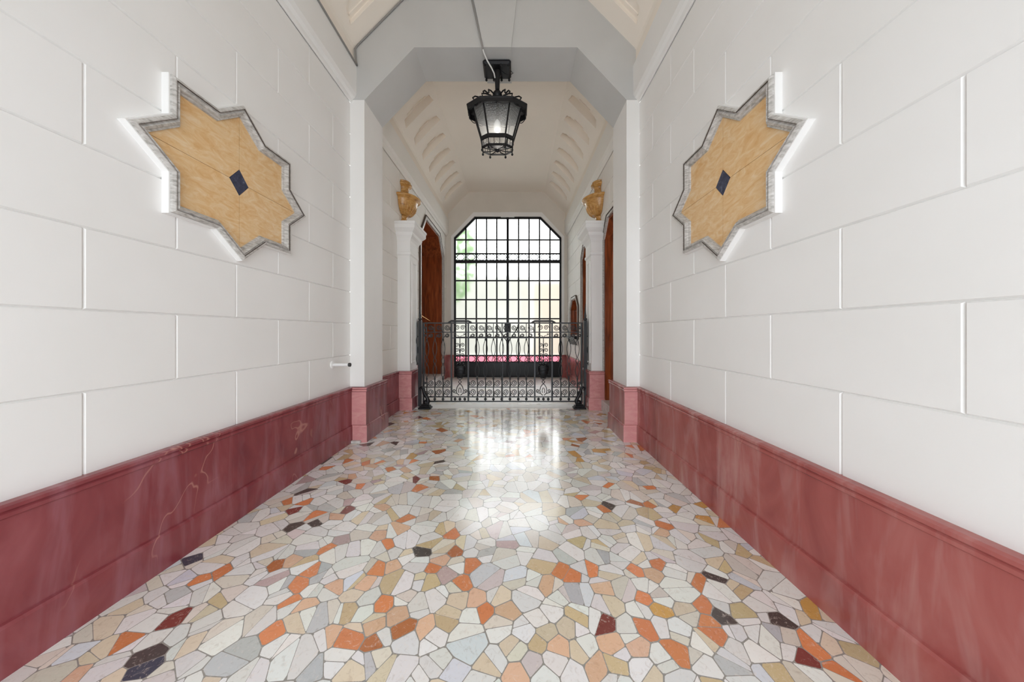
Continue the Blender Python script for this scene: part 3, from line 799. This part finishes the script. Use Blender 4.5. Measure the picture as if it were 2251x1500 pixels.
def urn(side, label):
    X = XL if side < 0 else XR; cy = 5.28
    X -= side*.003; root = empty('urn', (X, cy, 3.20), label, 'urn', 'half urns on the pilasters')
    a0, a1 = (-math.pi/2, math.pi/2) if side < 0 else (math.pi/2, 3*math.pi/2)
    Z = 3.202
    foot = [(.115, Z), (.115, Z+.02), (.092, Z+.035), (.065, Z+.06), (.058, Z+.09), (.075, Z+.105), (.075, Z+.12), (.06, Z+.13)]
    body = [(.06, Z+.13), (.115, Z+.138), (.15, Z+.165), (.188, Z+.21), (.215, Z+.26), (.232, Z+.31), (.243, Z+.36), (.252, Z+.378), (.28, Z+.388), (.302, Z+.402), (.302, Z+.422), (.285, Z+.434), (.23, Z+.442), (.17, Z+.455), (.135, Z+.475), (.115, Z+.50)]
    neck = [(.115, Z+.50), (.098, Z+.52), (.09, Z+.56), (.092, Z+.60), (.108, Z+.628), (.135, Z+.645), (.148, Z+.655), (.148, Z+.675), (.125, Z+.682), (.118, Z+.70), (.128, Z+.706), (.126, Z+.718), (.04, Z+.72)]
    part(MB().lathe(X, cy, foot, 28, a0, a1), 'foot', M_URN, root)
    bd = part(MB().lathe(X, cy, body, 40, a0, a1), 'body', M_URN, root)
    fl = MB()     # gadroon ribs on the lower bowl
    for i in range(11):
        a = a0+(a1-a0)*(i+.5)/11
        fl.tube([(X+r*math.cos(a), cy+r*math.sin(a), z) for r, z in ((.125, Z+.145), (.165, Z+.18), (.204, Z+.235), (.228, Z+.30))], [.008, .016, .017, .006], 8)
    part(fl, 'gadroon', M_URN, bd)
    part(MB().lathe(X, cy, neck, 28, a0, a1), 'neck', M_URN, root)
urn(-1, 'gold marble half urn on the pilaster left of the gate')
urn(1, 'gold marble half urn on the pilaster right of the gate')

# ------------------------------------------------------------------ star shaped marble panels
def star(side, label, yc):
    X = XL if side < 0 else XR; zc = 2.357; Ry, Rz = .64, .555
    def P(a, b, h): return (X-side*h, yc+a, zc+b)
    root = empty('star_panel', (X, yc, zc), label, 'wall panel', 'marble star panels')
    def outl(k):
        L = []
        for i in range(16):
            r = (1.0 if i % 2 == 0 else .765)*k; th = math.pi/8*i
            L.append((Ry*r*math.cos(th), Rz*r*math.sin(th)))
        return L
    o = outl(1.0)
    part(MB().poly(P, [o, outl(.90)], 0, .040), 'backing', M_WHITE, root, 'white plaster backing')
    part(MB().ringframe(P, outl(.985), [(0, .040), (.001, .052), (.012, .060), (.018, .060), (.020, .050), (.026, .050), (.034, .057), (.046, .046), (.050, .034), (.060, .030), (.064, .012)]), 'frame', M_GREYM, root, 'grey veined marble frame')
    part(MB().ringframe(P, outl(.985), [(.0180, .052), (.0180, .0590), (.0205, .0590), (.0205, .052)]), 'frame_line', M_DARK, root)
    # four slabs meeting on the axes, the lozenge between them
    inn = outl(.865); ly, lz = .074, .092
    for q in range(4):
        idx = [(4*q+i) % 16 for i in range(5)]
        pts = [inn[i] for i in idx]
        e0 = {0: (ly, 0), 1: (0, lz), 2: (-ly, 0), 3: (0, -lz)}[q]; e1 = {0: (0, lz), 1: (-ly, 0), 2: (0, -lz), 3: (ly, 0)}[q]
        pts = pts+[e1, e0]; g_ = .0013
        cy_ = sum(p[0] for p in pts)/len(pts); cz_ = sum(p[1] for p in pts)/len(pts)
        sy, sz = (1 if cy_ > 0 else -1), (1 if cz_ > 0 else -1)
        pts = [(p[0]+(sy*g_ if abs(p[0]) < 1e-4 else 0), p[1]+(sz*g_ if abs(p[1]) < 1e-4 else 0)) for p in pts]
        part(MB().poly(P, [pts], .018, .003), 'marble_slab', M_OCHRE, root)
    part(MB().poly(P, [outl(.86)], .012, .001), 'joint_bed', M_DARK, root)
    part(MB().poly(P, [[(ly-.002, 0), (0, lz-.002), (-ly+.002, 0), (0, -lz+.002)]], .019, .003), 'lozenge', M_BLUE, root, 'dark blue stone lozenge')
star(-1, 'ochre marble eight pointed star on the left wall', 2.126)
star(1, 'ochre marble eight pointed star on the right wall', 2.126)

# ------------------------------------------------------------------ wrought iron gate
GY = 5.25; kg = GY/F
def gx(u): return (u-VX)*kg
def gz(v): return EYE-(v-VY)*kg
gate = empty('gate', (gx(1105), GY, 0), 'low black wrought iron scrollwork gate spanning the hall', 'gate')
def gbar(pts, r, name='bar', n=6): part(MB().tube(pts, r, n), name, M_GATE, gate)
def rbox(x0, x1, z0, z1, name, d=.012): part(MB().cbox(x0, x1, GY-d, GY+d, z0, z1, .002), name, M_GATE, gate)
XA, XB = gx(930.5), gx(1279.5)
P1a, P1b, P2a, P2b = gx(992.5), gx(1029.5), gx(1175.5), gx(1213.5)
Zb, Zb2, Zm, Zt3, Zt2, Zt = .085, .165, .335, 1.195, 1.295, 1.455
for z, hw, nm in ((Zb, .011, 'bottom_rail'), (Zb2, .009, 'lower_rail'), (Zt2, .008, 'upper_rail'), (Zt, .011, 'top_rail')):
    rbox(XA, XB, z-hw, z+hw, nm)
for x0, x1 in ((XA, P1a), (P1b, P2a), (P2b, XB)): rbox(x0, x1, Zm-.008, Zm+.008, 'middle_rail', .009)
for x0, x1 in ((P1a, P1b), (P1b, P2a), (P2a, P2b)): rbox(x0, x1, Zt3-.007, Zt3+.007, 'scroll_rail', .008)
for x in (P1a, P1b, P2a, P2b): rbox(x-.014, x+.014, Zb, Zt+.01, 'stile', .014)
for x in (XA+.006, XB-.006): rbox(x-.014, x+.014, Zb-.03, Zt+.01, 'stile', .014)
for xa, xb in ((P1a, P1b), (P2a, P2b)):      # raised grips above the ornate panels
    gbar([(xa-.055, GY, Zt), (xa-.03, GY, Zt+.018), (xa, GY, Zt+.035), (xb, GY, Zt+.035), (xb+.03, GY, Zt+.018), (xb+.055, GY, Zt)], .018, 'grip', 8)
bars = [gx(880+u/5.116) for u in (298, 388, 480)], [gx(880+u/5.116) for u in (865, 957, 1047, 1140, 1233, 1326, 1417)], [gx(880+u/5.116) for u in (1803, 1895, 1990)]
def lyre(x, mirror=1):
    for s_ in (-1, 1):
        pts = []
        n = 30
        for i in range(n+1):
            t_ = i/n; z = .50+(1.165-.50)*t_
            off = .030*math.sin(math.pi*min(t_/.36, 1))**1 if t_ < .36 else (.022*math.sin(math.pi*(t_-.36)/.16) if t_ < .52 else .031*math.sin(math.pi*(t_-.52)/.48))
            pts.append((x+s_*(off+.004), GY, z))
        gbar(pts, .0060, 'lyre_strand', 5)
for grp in bars:
    for x in grp:
        gbar([(x, GY, Zb), (x, GY, .50)], .009, 'bar')
        part(MB().sphere((x, GY, (Zb+Zb2)/2), .024, 8, 1.15), 'ball', M_GATE, gate)
        part(MB().lathe(x, GY, [(.009, .46), (.016, .47), (.016, .485), (.009, .50), (.012, .51), (.004, .52)], 8), 'collar', M_GATE, gate)
        lyre(x)
        part(MB().lathe(x, GY, [(.004, 1.15), (.013, 1.16), (.013, 1.175), (.006, 1.19)], 8), 'collar', M_GATE, gate)
        gbar([(x, GY, 1.185), (x, GY, Zt2)], .006, 'upper_bar'); gbar([(x, GY, Zt2), (x, GY, Zt)], .006, 'upper_bar')
def cells(lo, hi, grp): e = [lo]+grp+[hi]; return list(zip(e[:-1], e[1:]))
for lo, hi, grp in ((XA, P1a, bars[0]), (P1b, P2a, bars[1]), (P2b, XB, bars[2])):
    for a, b_ in cells(lo, hi, grp):
        cx = (a+b_)/2; wd = (b_-a)/2-.012
        flip = 1
        for z0, z1, k_ in ((Zb2+.01, Zm-.008, 1), (Zm+.008, .47, 1), (Zt3, Zt2-.01, .9), (Zt2, Zt, .9)):
            cz = (z0+z1)/2; r = min(wd, (z1-z0)/2)*.92*k_
            sp = spiral(cx, cz, r, .010, math.pi*.9 if flip > 0 else .1*math.pi, 1.9*flip, 26)
            sp = [(cx+wd*(-1 if flip > 0 else 1), z0+.004 if flip > 0 else z0+.004), (sp[0][0], cz-r*.4)]+sp
            part(MB().tube(at_y(sp, GY), .0070, 5), 'scroll', M_GATE, gate)
            flip = -flip if z0 > 1 else flip
        part(MB().sphere((cx, GY, Zb2+.014), .011, 6), 'bead', M_GATE, gate)
# ornate narrow panels
for xa, xb in ((P1a, P1b), (P2a, P2b)):
    cx = (xa+xb)/2; hw = (xb-xa)/2-.014
    for d_ in (-.085, 0, .085): part(MB().sphere((cx+d_, GY, (Zb+Zb2)/2), .024, 8, 1.15), 'ball', M_GATE, gate)
    pa = MB()
    # palmette at the foot: two big volutes and an inner arch
    for s_ in (-1, 1):
        pa.tube(at_y([(cx+s_*abs(p[0]-0) , p[1]) for p in [(.012, .19), (.05, .225), (.09, .235)]]+[(cx+s_*(.098+q[0]), .268+q[1]) for q in spiral(0, 0, .030, .006, -math.pi/2, 1.3)], GY), .0075, 5)
        pa.tube(at_y([(cx+s_*x_, z_) for x_, z_ in ((.055, .235), (.062, .28), (.048, .335), (.022, .375), (0, .392))], GY), .0075, 5)
        pa.tube(at_y([(cx+s_*x_, z_) for x_, z_ in ((.018, .235), (.022, .28), (.012, .315), (0, .32))], GY), .0065, 5)
        pa.tube(at_y([(cx+s_*x_, z_) for x_, z_ in ((0, .392), (.026, .425), (0, .458), (.035, .485), (.05, .51))], GY), .0075, 5)
    part(pa, 'palmette', M_GATE, gate)
    # cast basket ornament
    bk = MB(); prof = [(.02, .49), (.055, .51), (.07, .545), (.085, .59), (.092, .64), (.096, .69), (.088, .71), (.075, .715)]
    bk.lathe(cx, GY, prof, 14); n0 = len(bk.v)
    bk.v = [(v[0], GY+(v[1]-GY)*.4, v[2]) for v in bk.v]
    for z in (.56, .62, .675): bk.tube([(cx+.09*math.cos(t_*math.pi/8), GY+.038*math.sin(t_*math.pi/8), z+.008*math.cos(t_)) for t_ in range(16)], .008, 5, closed=True)
    for d_ in (-.05, 0, .05): bk.sphere((cx+d_, GY, .73), .026, 8)
    part(bk, 'basket', M_IRON, gate, 'black cast basket ornament')
    gbar([(cx, GY, .74), (cx, GY, Zt3)], .0075, 'bar')
    for i, z in enumerate((.80, .89, .98, 1.07)):
        for s_ in (-1, 1):
            sp = [(cx+s_*.004, z-.045)]+[(cx+s_*(.048-q[0]*1), z+q[1]) for q in spiral(0, 0, .036, .008, math.pi*.0, 1.4)]
            part(MB().tube(at_y(sp, GY), .0064, 5), 'scroll', M_GATE, gate)
    for s_ in (-1, 1):
        part(MB().tube(at_y([(cx, 1.20), (cx+s_*.02, 1.23), (cx+s_*.07, 1.245)]+[(cx+s_*(.075+q[0]), 1.262+q[1]*.6) for q in spiral(0, 0, .02, .005, -math.pi/2, 1.2)], GY), .0048, 5), 'scroll', M_GATE, gate)
        part(MB().tube(at_y([(cx+s_*(.05+q[0]), 1.375+q[1]) for q in spiral(0, 0, .045, .008, 0, 1.6)], GY), .0065, 5), 'scroll', M_GATE, gate)
# lattice of the outer sections at the top
for x in (gx(1105),): rbox(x-.006, x+.006, Zb, Zt, 'meeting_bar', .016)

def gate_post(side, u, label):
    x = gx(u); root = empty('gate_post', (x, GY, 0), label, 'gate post', 'iron posts at the ends of the gate')
    part(MB().cbox(x-.028, x+.028, GY-.03, GY+.03, 0, 1.50, .004), 'post', M_GATE, root)
    part(MB().lathe(x, GY, [(.022, 1.50), (.034, 1.515), (.034, 1.53), (.016, 1.55), (.022, 1.58), (.014, 1.63), (.002, 1.79)], 10), 'finial', M_GATE, root)
    xo = x+side*.052
    part(MB().tube([(xo, GY, .72), (xo, GY, 1.45), (xo, GY, 1.54)], [.012, .012, .001], 8), 'side_spike', M_GATE, root)
    br = MB()
    for z in (.75, 1.22): br.tube([(x, GY, z), (xo, GY, z)], .010, 6)
    br.tube(at_y([(xo+side*.012*math.sin(t_*.9), .75+.045*t_) for t_ in range(12)], GY), .009, 6)
    part(br, 'side_scroll', M_GATE, root)
gate_post(-1, 923.5, 'dark iron post with spear finial at the left end of the gate')
gate_post(1, 1286.5, 'dark iron post with spear finial at the right end of the gate')

def guard(x, side, label):
    y = GY-.16; root = empty('floor_stop', (x, y, 0), label, 'gate stop', 'cast iron stops in front of the gate')
    b_ = MB().cbox(x-.105, x+.105, y-.07, y+.07, 0, .03, .005); b_.cbox(x-.085, x+.085, y-.055, y+.055, .03, .055, .005); b_.cbox(x-.06, x+.06, y-.04, y+.04, .055, .085, .008)
    part(b_, 'base', M_IRON, root)
    pts = [(x-side*.03, y, .08), (x-side*.05, y, .13), (x-side*.03, y, .18), (x, y, .23), (x+side*.025, y, .28), (x+side*.03, y, .33), (x+side*.06, y, .365), (x+side*.09, y, .35), (x+side*.088, y, .32), (x+side*.065, y, .318)]
    part(MB().tube(pts, [.034, .036, .03, .028, .026, .026, .024, .02, .018, .014], 10), 'curled_arm', M_IRON, root)
    part(MB().sphere((x-side*.01, y, .105), .045, 10), 'boss', M_IRON, root)
guard(gx(941), -1, 'black cast iron curled stop on the floor at the left foot of the gate')
guard(gx(1269), 1, 'black cast iron curled stop on the floor at the right foot of the gate')
# pale marble threshold under the gate
struct(MB().box(XL+PIL_D+.06, XR-PIL_D-.06, 5.10, 5.36, -.003, .003).build('trim_4', M_WHITE))

# ------------------------------------------------------------------ hanging lantern
LX, LY = -.225, 3.84
lan = empty('lantern', (LX, LY, 3.58), 'black iron octagonal lantern hanging from the arch', 'lantern')
LD = .62      # the lantern is shallower than it is wide
OA = [math.radians(a) for a in (22.5, 60.5, 119.5, 157.5, 202.5, 240.5, 299.5, 337.5)]
def octo(R, z): return [(LX+R*math.cos(a), LY+LD*R*math.sin(a), z) for a in OA]
def oct_shell(levels, mb=None):
    mb = mb or MB(); rings = [octo(R, z) for R, z in levels]
    for a, b_ in zip(rings[:-1], rings[1:]): mb.add(a+b_, [(i, (i+1) % 8, 8+(i+1) % 8, 8+i) for i in range(8)])
    return mb
zr = 4.15
mp = MB().cbox(LX-.175, LX+.175, LY-.13, LY+.13, AT-.075, AT-.018, .02)
mp = part(mp, 'ceiling_plate', M_IRON, lan)
for dx in (-.15, -.05, .05, .15):
    for dy in (-.11, .11): part(MB().sphere((LX+dx, LY+dy, AT-.09), .016, 8), 'stud', M_IRON, mp)
part(MB().lathe(LX, LY, [(.05, AT-.08), (.05, AT-.11), (.034, AT-.14), (.028, 4.40), (.028, 4.37), (.05, 4.36), (.062, 4.335), (.062, 4.31), (.045, 4.29)], 14), 'stem', M_IRON, lan)
R = .405
rf = oct_shell([(.06, 4.30), (.12, 4.275), (.26, 4.215), (R-.02, zr+.005), (R, zr)]); rf = part(rf, 'roof', M_IRON, lan)
sc_ = MB()
for i in range(8):
    a = OA[i]
    def Q(r, z): return (LX+r*math.cos(a), LY+LD*r*math.sin(a), z+.045)
    sc_.tube([Q(.08, 4.265), Q(.16, 4.275), Q(.21, 4.265), Q(.20, 4.235), Q(.22, 4.215), Q(.30, 4.215), Q(.33, 4.19), Q(.31, 4.165)], .009, 6)
part(sc_, 'crest_scroll', M_IRON, rf)
vl = oct_shell([(R, zr), (R+.004, zr-.045), (R-.01, zr-.05)]); n_ = MB()
part(oct_shell([(R, zr), (R+.006, zr-.012), (R, zr-.02), (R-.004, zr-.062), (R-.02, zr-.062), (R-.016, zr)]), 'valance', M_IRON, lan)
lc = MB()
ring = octo(R-.012, zr-.062)
for i in range(8):
    A, B_ = Vector(ring[i]), Vector(ring[(i+1) % 8]); 
    for t0, t1 in ((.03, .5), (.5, .97)):
        pts = [A.lerp(B_, t0+(t1-t0)*j/8)-Vector((0, 0, .026*math.sin(math.pi*j/8))) for j in range(9)]
        lc.tube(pts, .005, 5)
    lc.sphere(tuple(A.lerp(B_, .5)-Vector((0, 0, .012))), .012, 6)
part(lc, 'valance_lace', M_IRON, lan)
Rb, zb_ = .215, 3.75
top_r, bot_r = octo(R-.075, zr-.03), octo(Rb, zb_)
for i in range(8): part(MB().tube([top_r[i], bot_r[i]], .0105, 6), 'post', M_IRON, lan)
for i in range(8):
    j = (i+1) % 8; c0 = Vector((LX, LY, 0)); sk = lambda p: Vector(p)+(Vector((LX, LY, p[2]))-Vector(p))*.03
    part(MB().add([sk(top_r[i]), sk(top_r[j]), sk(bot_r[j]), sk(bot_r[i])], [(0,1,2,3)]), 'glass_pane', M_LGLASS, lan)
part(oct_shell([(Rb-.014, 3.765), (Rb+.012, 3.765), (Rb+.012, 3.72), (Rb-.006, 3.715), (Rb-.014, 3.765)]), 'lower_ring', M_IRON, lan)
part(oct_shell([(Rb-.018, 3.645), (Rb-.002, 3.645), (Rb-.002, 3.625), (Rb-.018, 3.62), (Rb-.018, 3.645)]), 'base_ring', M_IRON, lan)
lo = octo(Rb-.01, 3.63); hi_ = octo(Rb-.004, 3.735)
dr = MB()
for i in range(8):
    dr.tube([hi_[i], lo[i]], .008, 6)
    A, B_ = Vector(hi_[i]), Vector(hi_[(i+1) % 8]); C_, D_ = Vector(lo[i]), Vector(lo[(i+1) % 8])
    for t_ in (.33, .67): dr.tube([A.lerp(B_, t_), C_.lerp(D_, t_)], .004, 5)
part(dr, 'drum_bar', M_IRON, lan)
sp_ = MB()
for p in lo: sp_.tube([p, (LX+(p[0]-LX)*.5, LY+(p[1]-LY)*.5, 3.622), (LX, LY, 3.632)], .006, 5)
sp_.lathe(LX, LY, [(.001, 3.595), (.02, 3.605), (.028, 3.625), (.02, 3.64), (.001, 3.65)], 10)
part(sp_, 'base_spoke', M_IRON, lan)
for p in lo: part(MB().lathe(p[0], p[1], [(.004, p[2]), (.004, p[2]-.012), (.013, p[2]-.022), (.015, p[2]-.034), (.008, p[2]-.045), (.001, p[2]-.048)], 8), 'drop_bead', M_IRON, lan)
part(MB().lathe(LX, LY, [(.022, 4.2), (.022, 4.05), (.026, 4.04), (.026, 4.01)], 10), 'bulb_holder', M_IRON, lan)
part(MB().lathe(LX, LY, [(.018, 4.01), (.03, 3.99), (.045, 3.95), (.05, 3.91), (.04, 3.875), (.02, 3.858), (.001, 3.855)], 16), 'bulb', M_BULB, lan)
part(MB().tube([(LX+.06, LY-.02, AT-.085), (LX+.09, LY-.03, AT-.12), (LX+.15, LY-.03, AT-.15), (LX+.2, LY-.03, AT-.12), (LX+.17, LY-.02, AT-.08)], .004, 5), 'loose_wire', M_IRON, lan)

bl = bpy.data.lights.new('bulb_light', 'POINT'); bl.energy = 1.6; bl.color = (1, .93, .82); bl.shadow_soft_size = .05
bo = bpy.data.objects.new('bulb_light', bl); COL.objects.link(bo); bo.parent = lan; bo.location = (0, 0, 3.80-3.58)

# ------------------------------------------------------------------ cables
cx0 = XL+.088
c = MB().tube([(cx0, y, ZT-.002) for y in (1.2, 2.0, 2.8, 3.4, YP0-.012)]+[(XL+.075, YP0-.010, ZT+.06), (XL+.065, YP0-.010, CZS-.02), (XL+.09, YP0-.010, CZS+.015), (XL+.655, YP0-.010, CZT-.02), (XL+.70, YP0-.010, CZT-.012),
     (-.53, YP0-.010, CZT-.012), (-.515, YP0-.012, CZT-.04), (-.385, YP0-.034, AT-.02), (-.383, YP0-.010, AT-.028)], .0095, 8)
c = c.build('cable', M_CABLE); c['label'] = 'grey cable running along the ceiling edge and down the arch to the lantern'; c['category'] = 'cable'
c = MB().tube([(-.383, YP0-.008, AT-.030), (-.37, YP0+.03, AT-.05), (-.34, YP0+.08, AT-.085), (-.29, YP0+.14, AT-.125), (-.262, YP0+.19, AT-.15), (LX-.03, LY-.02, AT-.17)], .0085, 8)
c = c.build('cable', M_CABLEW); c['label'] = 'short white cable crossing in front of the lantern ceiling plate'; c['category'] = 'cable'

# ------------------------------------------------------------------ white wall spout at the left pier
zz = .945; yy = 3.24
wp = empty('wall_spout', (XL, yy, zz), 'short white pipe stub with a dark end sticking out of the left wall', 'pipe')
def rotX(prof, x0, n=18):
    m__ = MB().lathe(0, 0, prof, n); m__.v = [(x0+z, yy+x, zz+y) for x, y, z in m__.v]; return m__
part(rotX([(.042, 0), (.042, .008), (.036, .012), (.018, .014)], XL), 'wall_plate', M_PIPE, wp)
part(rotX([(.017, .012), (.017, .175)], XL), 'pipe', M_PIPE, wp)
part(rotX([(.019, .175), (.021, .18), (.021, .195), (.012, .198)], XL), 'end_cap', M_RUBBER, wp)
# low stone nosing at the foot of the left pier
st = MB().cbox(XL+.06, XL+.165, YP0-.10, YP0-.06-.001, 0, .03, .004).build('stone_nosing', M_STEP); st['label'] = 'small pale stone chip on the floor at the foot of the left pier'; st['category'] = 'stone'
